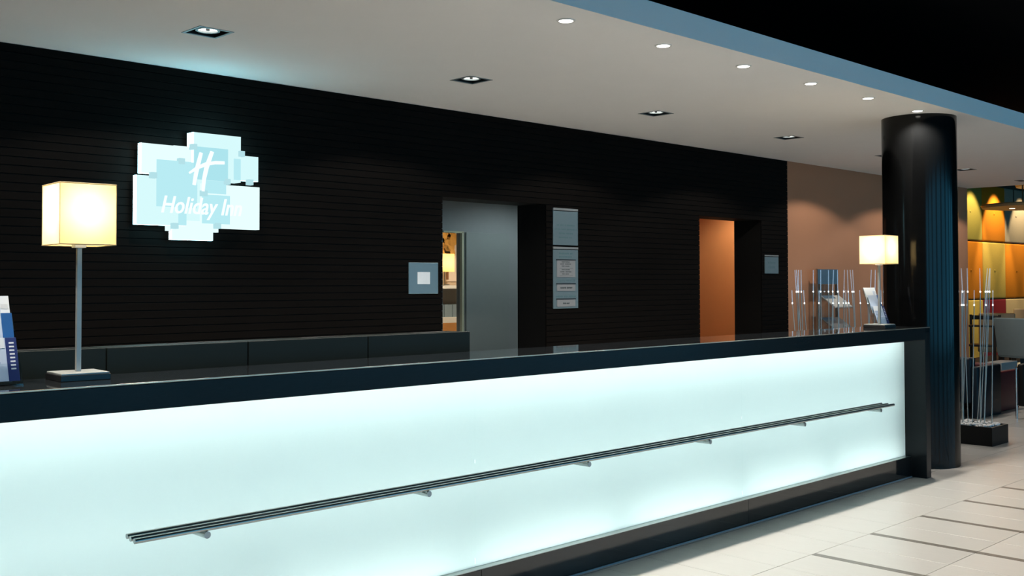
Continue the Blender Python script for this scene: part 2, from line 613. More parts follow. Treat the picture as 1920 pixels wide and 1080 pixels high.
for i in range(4):
    a, b = seams[i], seams[i + 1]
    bobj('plinth_panel', (a + 0.0015, b - 0.0015, YP, YP + 0.03, 0.006, 0.146), PLINTH, desk, bev=0.001, seg=1)
    # opal glass: the front face diffuses, the rest is clear
    bm = bmesh.new()
    box(bm, a + 0.0003, b - 0.0003, YG, YG + 0.008, 0.1485, 1.058)
    o = obj('glass_panel', bm, [OPAL, GLASSC], desk)
    for p in o.data.polygons:
        p.material_index = 0 if p.normal.y < -0.5 else 1
    o['label'] = 'backlit opal glass front panel'
bobj('plinth_edge', (XL, XR, YP + 0.001, YG + 0.012, 0.146, 0.1495), STEEL, desk)
bobj('floor_seal', (XL, XR, YP - 0.006, YP, 0, 0.006), mat('pale_seal_strip', (0.35, 0.45, 0.52), 0.3, metal=0.3), desk)
# light box behind the glass
bm = bmesh.new()
box(bm, XL, XR, 3.70, 3.72, 0.03, 1.06)
box(bm, XL, XR, YG + 0.012, 3.70, 0.03, 0.05)
box(bm, XL, XR, 3.515, 3.70, 1.045, 1.061)
obj('light_box', bm, INNER, desk)
bobj('back_panel', (XL, XR, 3.72, YFAR - 0.004, 0, 1.062), LACQ, desk)
n = 8
L = (XR - XL) / n
for i in range(n):
    xa_, xb_ = XL + i * L + 0.055, XL + (i + 1) * L - 0.055
    tobj('fluorescent_tube', (xa_, 3.645, 0.125), (xb_, 3.645, 0.125), 0.013, TUBE, desk, seg=8)
    tobj('fluorescent_tube', (xa_ - 0.05, 3.66, 0.985), (xb_ + 0.05, 3.66, 0.985), 0.011, TUBE, desk, seg=8)
    tobj('fluorescent_tube', (xa_ - 0.052, 3.68, 0.58), (xb_ + 0.052, 3.68, 0.58), 0.0075, TUBE, desk, seg=8)  # middle tube row added to even out the glow of the glass

# three-rod rail on brackets in front of the glass
rail = thing('rail', 'three parallel steel rods on brackets along the glass front', None, (4.3, 3.4, 0.57))
rail.parent = desk
rail.location = Vector((4.3, 3.4, 0.57)) - desk.location
for y, a, b in ((3.360, 1.552, 7.02), (3.403, 1.558, 7.015), (3.446, 1.565, 7.01)):
    tobj('rod', (a, y, 0.572), (b, y, 0.572), 0.0090, STEEL, rail, seg=14)
for x in (1.812, 2.813, 3.815, 4.817, 5.818, 6.82):
    bm = bmesh.new()
    tube(bm, (x, 3.352, 0.5505), (x, YG + 0.001, 0.5505), 0.0125, 14)
    obj('bracket', bm, STEEL, rail, True)

# ---------------------------------------------------------------- staff-side units behind the worktop
xs = [0.455, 1.083, 1.71, 2.318, 2.945, 3.585]
unit_labels = ['dark grey counter unit behind the brochure holder', 'dark grey counter unit behind the square-shaded lamp', 'dark grey counter unit beneath the glowing wall sign',
               'dark grey counter unit between the glowing sign and the steel wall plate', 'dark grey end unit of the rear counter row, before the doorway']
for i in range(5):
    a, b = xs[i], xs[i + 1]
    u = thing('counter_unit', unit_labels[i], 'cabinet', ((a + b) / 2, 4.03, 0), group='staff counter units behind the desk')
    bobj('body', (a + 0.002, b - 0.002, 3.968, 4.115, 0, 1.158), UNIT, u)
    bobj('front_panel', (a + 0.0025, b - 0.0025, 3.95, 3.968, 0.06, 1.178), UNIT, u, bev=0.0015, seg=1)
    bobj('top_panel', (a + 0.0025, b - 0.0025, 3.968, 4.115, 1.158, 1.176), UNIT, u, bev=0.0015, seg=1)
    bobj('dark_strip', (b - 0.30, b - 0.08, 4.04, 4.085, 1.1735, 1.1775), UNIT_DK, u)  # thin dark strip laid on the top panel

# ---------------------------------------------------------------- table lamps
def table_lamp(label, x, y, z, rz, side, zs0, zs1):
    t = thing('table_lamp', label, 'lamp', (x, y, z), group='square-shaded table lamps on the desk')
    hb = 0.083
    bobj('base', (x - hb, x + hb, y - hb, y + hb, z, z + 0.021), BLACKM, t, bev=0.002, rz=rz, piv=(x, y, 0))
    bobj('base_plate', (x - hb + 0.004, x + hb - 0.004, y - hb + 0.004, y + hb - 0.004, z + 0.021, z + 0.027), LAMPM, t, bev=0.001, seg=1, rz=rz, piv=(x, y, 0))
    bobj('pole', (x - 0.008, x + 0.008, y - 0.008, y + 0.008, z + 0.027, zs0 + 0.01), LAMPM, t, bev=0.001, seg=1, rz=rz, piv=(x, y, 0))
    bobj('collar', (x - 0.019, x + 0.019, y - 0.019, y + 0.019, zs0 - 0.010, zs0 + 0.004), WHITEM, t, bev=0.002, rz=rz, piv=(x, y, 0))
    h = side / 2
    bm = bmesh.new()
    c = [Vector((x + sx * h, y + sy * h, 0)) for sx, sy in ((-1, -1), (1, -1), (1, 1), (-1, 1))]
    for i in range(4):
        a, b = c[i], c[(i + 1) % 4]
        quad(bm, [(a.x, a.y, zs0), (b.x, b.y, zs0), (b.x, b.y, zs1), (a.x, a.y, zs1)])
    bmesh.ops.remove_doubles(bm, verts=bm.verts[:], dist=1e-5)
    bmesh.ops.rotate(bm, cent=(x, y, 0), matrix=Matrix.Rotation(rz, 3, 'Z'), verts=bm.verts[:])
    sh = obj('lamp_shade', bm, SHADE, t)
    sh['label'] = 'cream fabric box shade lit from inside'
    bm = bmesh.new()
    w = 0.0022
    for zz in (zs0, zs1):
        for i in range(4):
            a, b = c[i], c[(i + 1) % 4]
            tube(bm, (a.x, a.y, zz), (b.x, b.y, zz), w, 6)
    for a in c:
        tube(bm, (a.x, a.y, zs0), (a.x, a.y, zs1), 0.0012, 6)
    bmesh.ops.rotate(bm, cent=(x, y, 0), matrix=Matrix.Rotation(rz, 3, 'Z'), verts=bm.verts[:])
    so = obj('shade_frame', bm, mat('shade_binding', (0.55, 0.42, 0.22), 0.7), sh)
    so.location = (0, 0, 0)
    bm = bmesh.new()
    ball(bm, (x, y, (zs0 + zs1) / 2 + 0.01), 0.028, 14, 10)
    obj('bulb', bm, BULB, t, True)
    return t


table_lamp('square-shaded table lamp beside the tall tiered brochures, under the glowing sign', 1.47, 3.625, ZT, math.radians(-4), 0.187, 1.556, 1.762)
table_lamp('square-shaded table lamp on the desk end beside the black column', 7.205, 3.548, ZT, math.radians(-1), 0.196, 1.556, 1.757)

# ---------------------------------------------------------------- brochure holders on the desk
PAPER = mat('white_brochure_paper', (0.62, 0.66, 0.70), 0.4, var=0.03)
PALEB = mat('pale_blue_brochure', (0.42, 0.50, 0.63), 0.4, var=0.06)
BLUE = mat('strong_blue_print', (0.010, 0.085, 0.27), 0.4, var=0.05)
NAVY = mat('navy_print', (0.015, 0.03, 0.13), 0.4, var=0.05)
SKYB = mat('sky_blue_print', (0.22, 0.42, 0.62), 0.4, var=0.05)


def brochure_set(label, xr, yf, spot_name):
    """clear three-tier holder, its right edge at xr, front foot at yf, with three brochures leaning back"""
    w = 0.185
    xl = xr - w
    t = thing('brochure_holder', label, 'holder', (xr - w / 2, yf + 0.05, ZT), group='clear brochure holders on the desk')
    lean = 0.095 / 0.29

    def plate(bm, z0, z1, off, xa, xb, th=0.003):
        ya, yb = yf + off + lean * (z0 - ZT), yf + off + lean * (z1 - ZT)
        vs = []
        for (x, y, z) in ((xa, ya, z0), (xb, ya, z0), (xb, yb, z1), (xa, yb, z1)):
            vs.append((x, y, z))
        f = [bm.verts.new(v) for v in vs]
        g = [bm.verts.new((v[0], v[1] + th, v[2])) for v in vs]
        bm.faces.new(f)
        bm.faces.new(g[::-1])
        for i in range(4):
            j = (i + 1) % 4
            bm.faces.new((f[i], g[i], g[j], f[j]))

    bm = bmesh.new()
    plate(bm, ZT + 0.006, ZT + 0.285, 0.045, xl, xr)
    obj('back_sheet', bm, ACRY, t)
    for k, (z0, z1, off) in enumerate(((ZT + 0.006, ZT + 0.07, 0.002), (ZT + 0.09, ZT + 0.15, 0.016), (ZT + 0.16, ZT + 0.215, 0.030))):
        bm = bmesh.new()
        plate(bm, z0, z1, off, xl, xr)
        obj('pocket_sheet', bm, ACRY, t)
    bobj('foot', (xl, xr, yf, yf + 0.10, ZT, ZT + 0.005), ACRY, t)
    for x in (xl, xr - 0.003):
        bm = bmesh.new()
        v = [bm.verts.new(p) for p in ((x, yf, ZT + 0.005), (x, yf + 0.05, ZT + 0.005), (x, yf + 0.14, ZT + 0.285), (x, yf + 0.132, ZT + 0.285))]
        g = [bm.verts.new((p.co.x + 0.003, p.co.y, p.co.z)) for p in v]
        bm.faces.new(v)
        bm.faces.new(g[::-1])
        for i in range(4):
            j = (i + 1) % 4
            bm.faces.new((v[i], g[i], g[j], v[j]))
        obj('side_sheet', bm, ACRY, t)

    def leaf(name, z0, z1, off, paper, lab, marks):
        b = thing(name, lab, 'brochure', (xr - w / 2, yf + off, z0), group='brochures in the desk holders')
        bm = bmesh.new()
        plate(bm, z0, z1, off, xl + 0.006, xr - 0.006, 0.004)
        obj('cover', bm, paper, b)
        for (fx0, fx1, fz0, fz1, m) in marks:
            bm = bmesh.new()
            H = z1 - z0
            plate(bm, z0 + fz0 * H, z0 + fz1 * H, off - 0.0006 - 0.0003 * (m is SKYB or m is PAPER), xl + 0.006 + fx0 * (w - 0.012), xl + 0.006 + fx1 * (w - 0.012), 0.0006)
            obj('printed_panel', bm, m, b)

    rows = [(0.655, 0.97, 0.90 - 0.068 * k, 0.93 - 0.068 * k) for k in range(0)]
    leaf('brochure', ZT + 0.175, ZT + 0.288, 0.036, PAPER, 'white brochure in the top tier of the holder ' + spot_name,
         [(0.72, 0.83, 0.52, 0.78, PALEB), (0.84, 0.97, 0.62, 0.76, mat('grey_print', (0.5, 0.53, 0.56), 0.4))])
    leaf('brochure', ZT + 0.10, ZT + 0.232, 0.022, PALEB, 'pale blue brochure in the middle tier of the holder ' + spot_name,
         [(0.80, 1.0, 0.0, 1.0, BLUE), (0.45, 0.79, 0.10, 0.36, BLUE), (0.80, 0.93, 0.04, 0.38, SKYB)])
    icons = [(0.86, 0.95, 0.86 - 0.085 * k, 0.895 - 0.085 * k, PAPER) for k in range(8)]
    leaf('brochure', ZT + 0.014, ZT + 0.152, 0.008, PALEB, 'navy-striped brochure in the bottom tier of the holder ' + spot_name,
         [(0.0, 0.78, 0.76, 1.0, PAPER), (0.80, 1.0, 0.0, 1.0, NAVY)] + [(a, b, c, d, m) for a, b, c, d, m in icons] +
         [(0.02, 0.68 - 0.05 * (k % 2), 0.70 - 0.07 * k, 0.71 - 0.07 * k, NAVY) for k in range(5)])


brochure_set('clear tiered brochure holder beside the lamp under the glowing sign', 1.262, 3.545, 'by the lamp under the sign')
brochure_set('clear tiered brochure holder behind the lamp by the black column', 7.488, 3.592, 'by the black column')

# ---------------------------------------------------------------- backlit sign of overlapping plates
def plate_mat(name, col, s):
    return emit('sign_plate_' + name, col, s)


sign = thing('backlit_sign', 'glowing cyan sign of overlapping square plates with white lettering', 'sign', (3.07, YW, 1.69))
PM_W = plate_mat('white', (0.78, 1.0, 1.0), 1.05)
PM_C = plate_mat('cyan_white', (0.70, 0.985, 1.0), 0.98)
PM_A = plate_mat('soft_cyan', (0.52, 0.90, 0.97), 0.93)
PM_T = plate_mat('teal_cyan', (0.45, 0.84, 0.92), 0.93)
PM_D = plate_mat('connector', (0.50, 0.82, 0.88), 0.92)
PM_L = plate_mat('letter', (0.86, 1.0, 1.0), 1.12)
PM_S = plate_mat('side_glow', (0.34, 0.86, 1.0), E_EDGE)
plates = [  # x0, x1, z0, z1, front y, back y, material
    (3.018, 3.333, 2.046, 2.328, 5.775, 5.855, PM_C), (2.706, 3.054, 2.064, 2.238, 5.800, 5.845, PM_W), (2.677, 2.980, 1.766, 2.050, 5.795, 5.840, PM_C),
    (3.326, 3.470, 2.062, 2.217, 5.800, 5.835, PM_C), (3.076, 3.474, 1.760, 2.026, 5.790, 5.835, PM_W), (2.897, 3.163, 1.684, 1.785, 5.802, 5.840, PM_W),
    (2.905, 2.985, 2.09, 2.240, 5.797, 5.83, PM_W), (3.30, 3.362, 2.19, 2.246, 5.801, 5.83, PM_W), (2.87, 3.20, 1.735, 1.80, 5.805, 5.835, PM_W), (2.97, 3.09, 1.80, 2.06, 5.803, 5.83, PM_C)]
for a, b, c, d, y0, y1, m in plates:
    bm = bmesh.new()
    box(bm, a, b, y0, y1, c, d)
    o = obj('lit_plate', bm, [m, PM_S], sign)
    for p in o.data.polygons:
        p.material_index = 0 if abs(p.normal.y) > 0.5 or a in (3.076, 2.905, 2.87, 2.97) or (a == 3.018 and p.normal.z < -0.5) else 1
for a, b, c, d, y0, m in ((2.787, 3.040, 1.873, 2.146, 5.770, PM_A), (3.018, 3.240, 2.046, 2.242, 5.764, PM_T), (3.086, 3.236, 1.968, 2.046, 5.778, PM_A),
                          (3.076, 3.259, 1.785, 1.959, 5.772, PM_A), (2.930, 2.979, 1.770, 1.875, 5.782, PM_A), (2.93, 3.04, 1.93, 2.01, 5.768, PM_A), (3.285, 3.330, 2.06, 2.19, 5.770, PM_A)):
    bobj('overlap_plate', (a, b, y0, y0 + 0.006, c, d), m, sign)
for x, z in ((2.765, 2.051), (2.937, 2.146), (3.015, 2.238), (3.333, 2.223), (3.236, 2.044), (3.084, 1.965), (2.899, 1.763), (3.174, 1.773), (3.393, 2.051)):
    s = 0.017
    bobj('connector', (x - s, x + s, 5.755, 5.790, z - s, z + s), PM_D, sign)
# the big slanted initial: brush strokes with swelling width
bm = bmesh.new()
def stroke(bm, pts, y0, y1):
    f = []
    for i, (x, z, w) in enumerate(pts):
        if i == 0:
            d = Vector((pts[1][0] - x, pts[1][1] - z))
        elif i == len(pts) - 1:
            d = Vector((x - pts[i - 1][0], z - pts[i - 1][1]))
        else:
            d = Vector((pts[i + 1][0] - pts[i - 1][0], pts[i + 1][1] - pts[i - 1][1]))
        d.normalize()
        nx, nz = -d.y * w, d.x * w
        f.append([bm.verts.new(p) for p in ((x + nx, y0, z + nz), (x - nx, y0, z - nz), (x - nx, y1, z - nz), (x + nx, y1, z + nz))])
    for a, b in zip(f, f[1:]):
        for i in range(4):
            j = (i + 1) % 4
            bm.faces.new((a[i], a[j], b[j], b[i]))
    bm.faces.new(f[0][::-1])
    bm.faces.new(f[-1])
stroke(bm, [(3.012, 2.010, .009), (3.022, 2.07, .010), (3.036, 2.13, .011), (3.056, 2.205, .009)], 5.748, 5.760)
obj('initial_stroke', bm, PM_L, sign)
bm = bmesh.new()
stroke(bm, [(3.070, 1.975, .007), (3.076, 2.05, .010), (3.092, 2.12, .012), (3.128, 2.218, .010)], 5.748, 5.760)
obj('initial_stroke', bm, PM_L, sign)
bm = bmesh.new()
stroke(bm, [(2.982, 2.079, .005), (3.03, 2.112, .009), (3.09, 2.14, .011), (3.15, 2.153, .010), (3.208, 2.156, .009)], 5.747, 5.761)
obj('initial_stroke', bm, PM_L, sign)
text_obj('lettering', 'Holiday Inn', 0.142, PM_L, sign, (3.062, 5.752, 1.838), shear=0.28, extrude=0.004, width=0.80, thick=0.0012)
for x, z in ((2.80, 2.15), (3.40, 2.15), (2.80, 1.86), (3.35, 1.88), (3.05, 1.72), (3.15, 2.26)):
    tobj('standoff', (x, 5.83, z), (x, YW + 0.002, z), 0.010, STEEL, sign, seg=10)
# ---------------------------------------------------------------- wall plates and notices
def words(parent, x0, x1, z, h, m, y, pattern):
    """a printed line too small to read: word-length dashes"""
    tot = sum(pattern) + 0.35 * (len(pattern) - 1)
    u = (x1 - x0) / tot
    x = x0
    bm = bmesh.new()
    for p in pattern:
        k = max(1, int(round(p * 2.2)))
        for i in range(k):
            a = x + p * u * i / k
            box(bm, a, a + p * u / k * 0.72, y - 0.0004, y, z - h / 2 * random.uniform(.7, 1), z + h / 2 * random.uniform(.7, 1))
        x += (p + 0.35) * u
    return obj('printed_line', bm, m, parent)


pl = thing('wall_plate', 'square brushed steel wall plate with white centre label beside the doorway', 'plate', (4.888, YW, 1.346))
bobj('plate', (4.750, 5.026, YW - 0.008, YW + 0.001, 1.347, 1.574), mat('satin_steel_plate', (0.20, 0.27, 0.29), 0.38, metal=0.5, var=0.06, scale=8), pl, bev=0.003)
bobj('centre_label', (4.829, 4.946, YW - 0.010, YW - 0.008, 1.417, 1.505), mat('white_label', (0.80, 0.85, 0.88), 0.5), pl)

ns = thing('notice_board', 'silver framed notice with four printed lines beside the doorway', 'sign', (6.414, YW, 1.737))
bobj('panel', (6.263, 6.566, YW - 0.007, YW + 0.001, 1.737, 2.018), ALU, ns, bev=0.001, seg=1)
bobj('top_bar', (6.263, 6.566, YW - 0.010, YW + 0.001, 2.024, 2.042), ALUB, ns, bev=0.001, seg=1)
for k, (a, b, pt) in enumerate(((6.305, 6.525, (1.2, 2, .7, 3, .6)), (6.282, 6.552, (1.2, 1, 2, 3.6, .6)), (6.33, 6.508, (2.4, 3)), (6.33, 6.492, (3.6, 1)))):
    words(ns, a, b, 1.902 - 0.034 * k, 0.014, INKT, YW - 0.007, pt)

nb = thing('staff_board', 'tall silver staff board with white name cards beside the doorway', 'sign', (6.414, YW, 1.213))
bobj('panel', (6.263, 6.566, YW - 0.007, YW + 0.001, 1.213, 1.698), ALU, nb, bev=0.001, seg=1)
bobj('top_bar', (6.263, 6.566, YW - 0.010, YW + 0.001, 1.704, 1.722), ALUB, nb, bev=0.001, seg=1)
for z0, z1 in ((1.472, 1.612), (1.358, 1.414), (1.229, 1.288)):
    c = bobj('name_card', (6.302, 6.526, YW - 0.011, YW - 0.007, z0, z1), CARD, nb)
    bobj('card_rail', (6.297, 6.531, YW - 0.013, YW - 0.007, z1, z1 + 0.007), BLACKM, nb)
words(nb, 6.33, 6.50, 1.668, 0.016, INKT, YW - 0.007, (4, 1))
words(nb, 6.33, 6.49, 1.640, 0.016, INKT, YW - 0.007, (5,))
for k, (a, b) in enumerate(((6.36, 6.46), (6.345, 6.475), (6.36, 6.455), (6.36, 6.46), (6.345, 6.48), (6.365, 6.45))):
    words(nb, a, b, 1.598 - 0.0175 * k - (0.012 if k > 2 else 0), 0.009, INK, YW - 0.011, (2, 3))
for z in (1.545, 1.482):
    bobj('printed_line', (6.335, 6.495, YW - 0.0114, YW - 0.011, z, z + 0.002), INK, nb)
text_obj('printed_heading', 'GENERAL MANAGER', 0.026, INKT, nb, (6.414, YW - 0.0074, 1.436), extrude=0.0002, width=0.95)
words(nb, 6.29, 6.54, 1.312, 0.016, INKT, YW - 0.007, (4, 2, 4))
words(nb, 6.345, 6.49, 1.384, 0.014, INK, YW - 0.011, (3, 3))
words(nb, 6.375, 6.455, 1.255, 0.014, INK, YW - 0.011, (2, 2))

bc = thing('room_sign', 'small silver room sign between the doorway and the tan wall', 'sign', (9.58, YW, 1.518))
bobj('panel', (9.449, 9.709, YW - 0.007, YW + 0.001, 1.518, 1.690), ALU, bc, bev=0.001, seg=1)
bobj('top_bar', (9.449, 9.709, YW - 0.010, YW + 0.001, 1.697, 1.710), ALUB, bc, bev=0.001, seg=1)
text_obj('printed_heading', 'BUSINESS', 0.036, INKT, bc, (9.579, YW - 0.0074, 1.616), extrude=0.0002, width=0.95)
text_obj('printed_heading', 'CENTER', 0.036, INKT, bc, (9.579, YW - 0.0074, 1.572), extrude=0.0002, width=0.95)

# ---------------------------------------------------------------- ceiling lights
warm = (1.0, 0.92, 0.82)
TRIMG = mat('grey_downlight_trim', (0.25, 0.30, 0.32), 0.4, metal=0.5)
sq_lab = ['square recessed downlight over the brochure holder', 'square recessed downlight above the glowing sign, first of its row', 'square recessed downlight before the first doorway', 'square recessed downlight above the staff board',
          'square recessed downlight above the second doorway', 'square recessed downlight hidden partly by the black column', 'square recessed downlight beyond the black column', 'square recessed downlight at the restaurant end of the ceiling']


def square_downlight(x, label):
    t = thing('square_downlight', label, 'downlight', (x, SQY, CZ), group='square downlights in a row along the wall')
    h = SQH
    bm = bmesh.new()
    for d in ((x - h - .008, x + h + .008, SQY - h - .008, SQY - h + .006), (x - h - .008, x + h + .008, SQY + h - .006, SQY + h + .008), (x - h - .008, x - h + .006, SQY - h + .006, SQY + h - .006), (x + h - .006, x + h + .008, SQY - h + .006, SQY + h - .006)):
        box(bm, d[0], d[1], d[2], d[3], CZ - 0.003, CZ + 0.001)
    obj('trim', bm, TRIMG, t)
    bm = bmesh.new()
    e = h - 0.004
    for d in ((x - e, x + e, SQY - e, SQY - e + .003, CZ, CZ + .10), (x - e, x + e, SQY + e - .003, SQY + e, CZ, CZ + .10), (x - e, x - e + .003, SQY - e, SQY + e, CZ, CZ + .10), (x + e - .003, x + e, SQY - e, SQY + e, CZ, CZ + .10), (x - e, x + e, SQY - e, SQY + e, CZ + .10, CZ + .103)):
        box(bm, *d)
    obj('housing', bm, BLACKM, t)
    bm = bmesh.new()
    ring(bm, (x, SQY), 0.050, 0.062, CZ + 0.006, CZ + 0.030)
    obj('gimbal_ring', bm, TRIMG, t, True)
    bm = bmesh.new()
    tube(bm, (x, SQY, CZ + 0.016), (x, SQY, CZ + 0.024), 0.050, 24)
    obj('lens', bm, emit('square_lens_glow', (1.0, 0.95, 0.85), 4.0), t)
    bm = bmesh.new()
    tube(bm, (x, SQY, CZ + 0.008), (x, SQY, CZ + 0.016), 0.011, 16)
    obj('lamp_cap', bm, BLACKM, t)
    spot('wall_wash_lamp', (x, SQY, CZ + 0.004), (x, SQY, 0), P_SQUARE, warm, 138, 0.18, 0.03, t)
    return t


for x, lab in zip(SQX, sq_lab):
    square_downlight(x, lab)

RDX = [3.809 + 0.7855 * k for k in range(-5, 6)]
for k, x in enumerate(RDX):
    t = thing('round_downlight', 'small round downlight in the row along the ceiling edge', 'downlight', (x, 3.49, CZ), group='round downlights along the ceiling edge')
    bm = bmesh.new()
    ring(bm, (x, 3.49), 0.036, 0.047, CZ - 0.004, CZ + 0.0005)
    obj('trim', bm, WHITEM, t, True)
    bm = bmesh.new()
    tube(bm, (x, 3.49, CZ - 0.003), (x, 3.49, CZ + 0.0005), 0.0365, 24)
    obj('lens', bm, LENS, t)
    spot('downlight_lamp', (x, 3.49, CZ - 0.008), (x, 3.49, 0), P_ROUND, warm, 140, 0.6, 0.03, t)

# downlights in the black lobby ceiling
for i, (x, y) in enumerate(((3.6, 0.9), (6.2, 0.9), (8.8, 1.6), (11.4, 1.6), (6.2, -2.0), (9.8, -2.0))):
    t = thing('lobby_downlight', 'black can downlight in the high lobby ceiling', 'downlight', (x, y, 3.6), group='can downlights in the black lobby ceiling')
    bm = bmesh.new()
    ring(bm, (x, y), 0.07, 0.085, 3.50, 3.601)
    obj('can', bm, BLACKM, t, True)
    bm = bmesh.new()
    tube(bm, (x, y, 3.56), (x, y, 3.57), 0.071, 24)
    obj('lens', bm, LENS, t)
    spot('lobby_lamp', (x, y, 3.545), (x, y, 0), P_LOBBY, (1.0, 0.93, 0.84), 95, 0.5, 0.06, t)
# base x, base y, led x, led z, tip x, tip z
RODS_WALL = [
    (9.649, 5.584, 9.541, 1.33, 9.515, 1.552), (9.574, 5.509, 9.444, 1.331, 9.419, 1.551), (9.551, 5.585, 9.587, 1.33, 9.588, 1.553), (9.615, 5.539, 9.559, 1.33, 9.558, 1.552),
    (9.772, 5.536, 9.791, 1.329, 9.796, 1.554), (9.393, 5.449, 9.233, 1.22, 9.226, 1.349), (9.808, 5.586, 9.699, 1.211, 9.685, 1.346), (9.72, 5.411, 9.717, 1.33, 9.722, 1.552),
    (9.962, 5.456, 9.959, 1.328, 9.962, 1.554), (10.036, 5.488, 10.103, 1.327, 10.127, 1.556), (10.342, 5.55, 10.326, 1.325, 10.325, 1.558), (10.223, 5.446, 10.264, 1.326, 10.277, 1.557),
    (10.64, 5.565, 10.582, 1.323, 10.568, 1.56), (10.855, 5.587, 10.713, 1.322, 10.672, 1.561), (10.548, 5.439, 10.464, 1.324, 10.443, 1.558), (10.894, 5.518, 10.996, 1.32, 11.025, 1.563),
    (10.841, 5.412, 10.89, 1.321, 10.905, 1.561), (9.782, 5.48, 9.804, 1.211, 9.813, 1.345), (9.962, 5.418, 9.979, 1.209, 9.98, 1.344), (10.385, 5.582, 10.406, 1.201, 10.406, 1.341),
    (10.319, 5.489, 10.336, 1.203, 10.334, 1.342), (10.571, 5.581, 10.559, 1.199, 10.56, 1.34), (10.639, 5.552, 10.565, 1.199, 10.561, 1.34), (10.923, 5.566, 10.855, 1.195, 10.842, 1.339),
    (10.808, 5.441, 10.784, 1.197, 10.782, 1.339), (11.082, 5.423, 11.054, 1.193, 11.051, 1.338)]
# x, base y, base z, led y, led z, tip y, tip z
RODS_COLUMN = [
    (9.52, 3.906, 0.14, 3.899, 1.337, 3.908, 1.548), (9.434, 3.88, 0.151, 3.818, 1.338, 3.82, 1.547), (9.547, 3.768, 0.15, 3.753, 1.337, 3.754, 1.547), (9.482, 3.77, 0.156, 3.681, 1.338, 3.662, 1.545),
    (9.506, 3.719, 0.159, 3.672, 1.338, 3.652, 1.545), (9.588, 3.749, 0.148, 3.687, 1.337, 3.68, 1.546), (9.504, 3.911, 0.141, 3.901, 1.217, 3.9, 1.352), (9.422, 3.823, 0.157, 3.849, 1.219, 3.844, 1.352),
    (9.432, 3.793, 0.159, 3.762, 1.22, 3.76, 1.352), (9.509, 3.751, 0.156, 3.69, 1.22, 3.685, 1.352), (9.505, 3.652, 0.165, 3.629, 1.221, 3.627, 1.352)]
RODST = mat('slim_steel_rod', (0.50, 0.52, 0.50), 0.35, metal=0.7, var=0.05)
TIP = clear('lit_acrylic_rod', (0.9, 0.95, 1.0), gloss=0.10, glow=((0.62, 0.80, 1.0), 0.16))
LED = emit('rod_led_glow', (0.80, 0.95, 1.0), 5.0)
PLANTER = mat('black_planter_box', (0.004, 0.0045, 0.005), 0.45, spec=0.2, var=0.1)


def rod_planter(name, label, dims, rods, ztop):
    x0, x1, y0, y1 = dims
    t = thing(name, label, 'light sculpture', ((x0 + x1) / 2, (y0 + y1) / 2, 0))
    bm = bmesh.new()
    w = 0.02
    for d in ((x0, x1, y0, y0 + w), (x0, x1, y1 - w, y1), (x0, x0 + w, y0 + w, y1 - w), (x1 - w, x1, y0 + w, y1 - w)):
        box(bm, d[0], d[1], d[2], d[3], 0, ztop)
    box(bm, x0 + w, x1 - w, y0 + w, y1 - w, 0, ztop - 0.02)
    obj('planter_box', bm, PLANTER, t)
    bm = bmesh.new()
    rnd = random.Random(3)
    nn = int((x1 - x0) * (y1 - y0) * 1500)
    for k in range(nn):
        r = rnd.uniform(0.012, 0.020)
        geo = bmesh.ops.create_icosphere(bm, subdivisions=1, radius=r)
        c = (rnd.uniform(x0 + w + r, x1 - w - r), rnd.uniform(y0 + w + r, y1 - w - r), ztop - 0.010 + rnd.uniform(0, 0.022))
        for v in geo['verts']:
            v.co = Vector((c[0] + v.co.x * 1.2, c[1] + v.co.y, c[2] + v.co.z * 0.7))
    tag(obj('pebbles', bm, PEBBLE, t, True), 'white pebbles filling the planter', kind='stuff')
    for b, l, e in rods:
        r = tobj('rod', b, l, 0.0042, RODST, t, seg=8)
        tobj('acrylic_tip', l, e, 0.0048, TIP, r, seg=8, r2=0.0038)
        bm = bmesh.new()
        ball(bm, l, 0.0062, 8, 6, (1, 1, 1.5))
        obj('led', bm, LED, r, True)
    return t


rod_planter('rod_sculpture', 'light sculpture of slim glowing rods before the tan wall', (9.10, 11.30, 5.33, 5.67),
            [((bx, y, 0.15), (lx, y, lz), (tx, y, tz)) for bx, y, lx, lz, tx, tz in RODS_WALL], 0.165)
rod_planter('rod_sculpture', 'light sculpture of slim glowing rods in a pebbled black box past the column', (9.335, 9.70, 3.585, 4.25),
            [((x, by, 0.15), (x, ly, lz), (x, ty, tz)) for x, by, bz, ly, lz, ty, tz in RODS_COLUMN], 0.163)

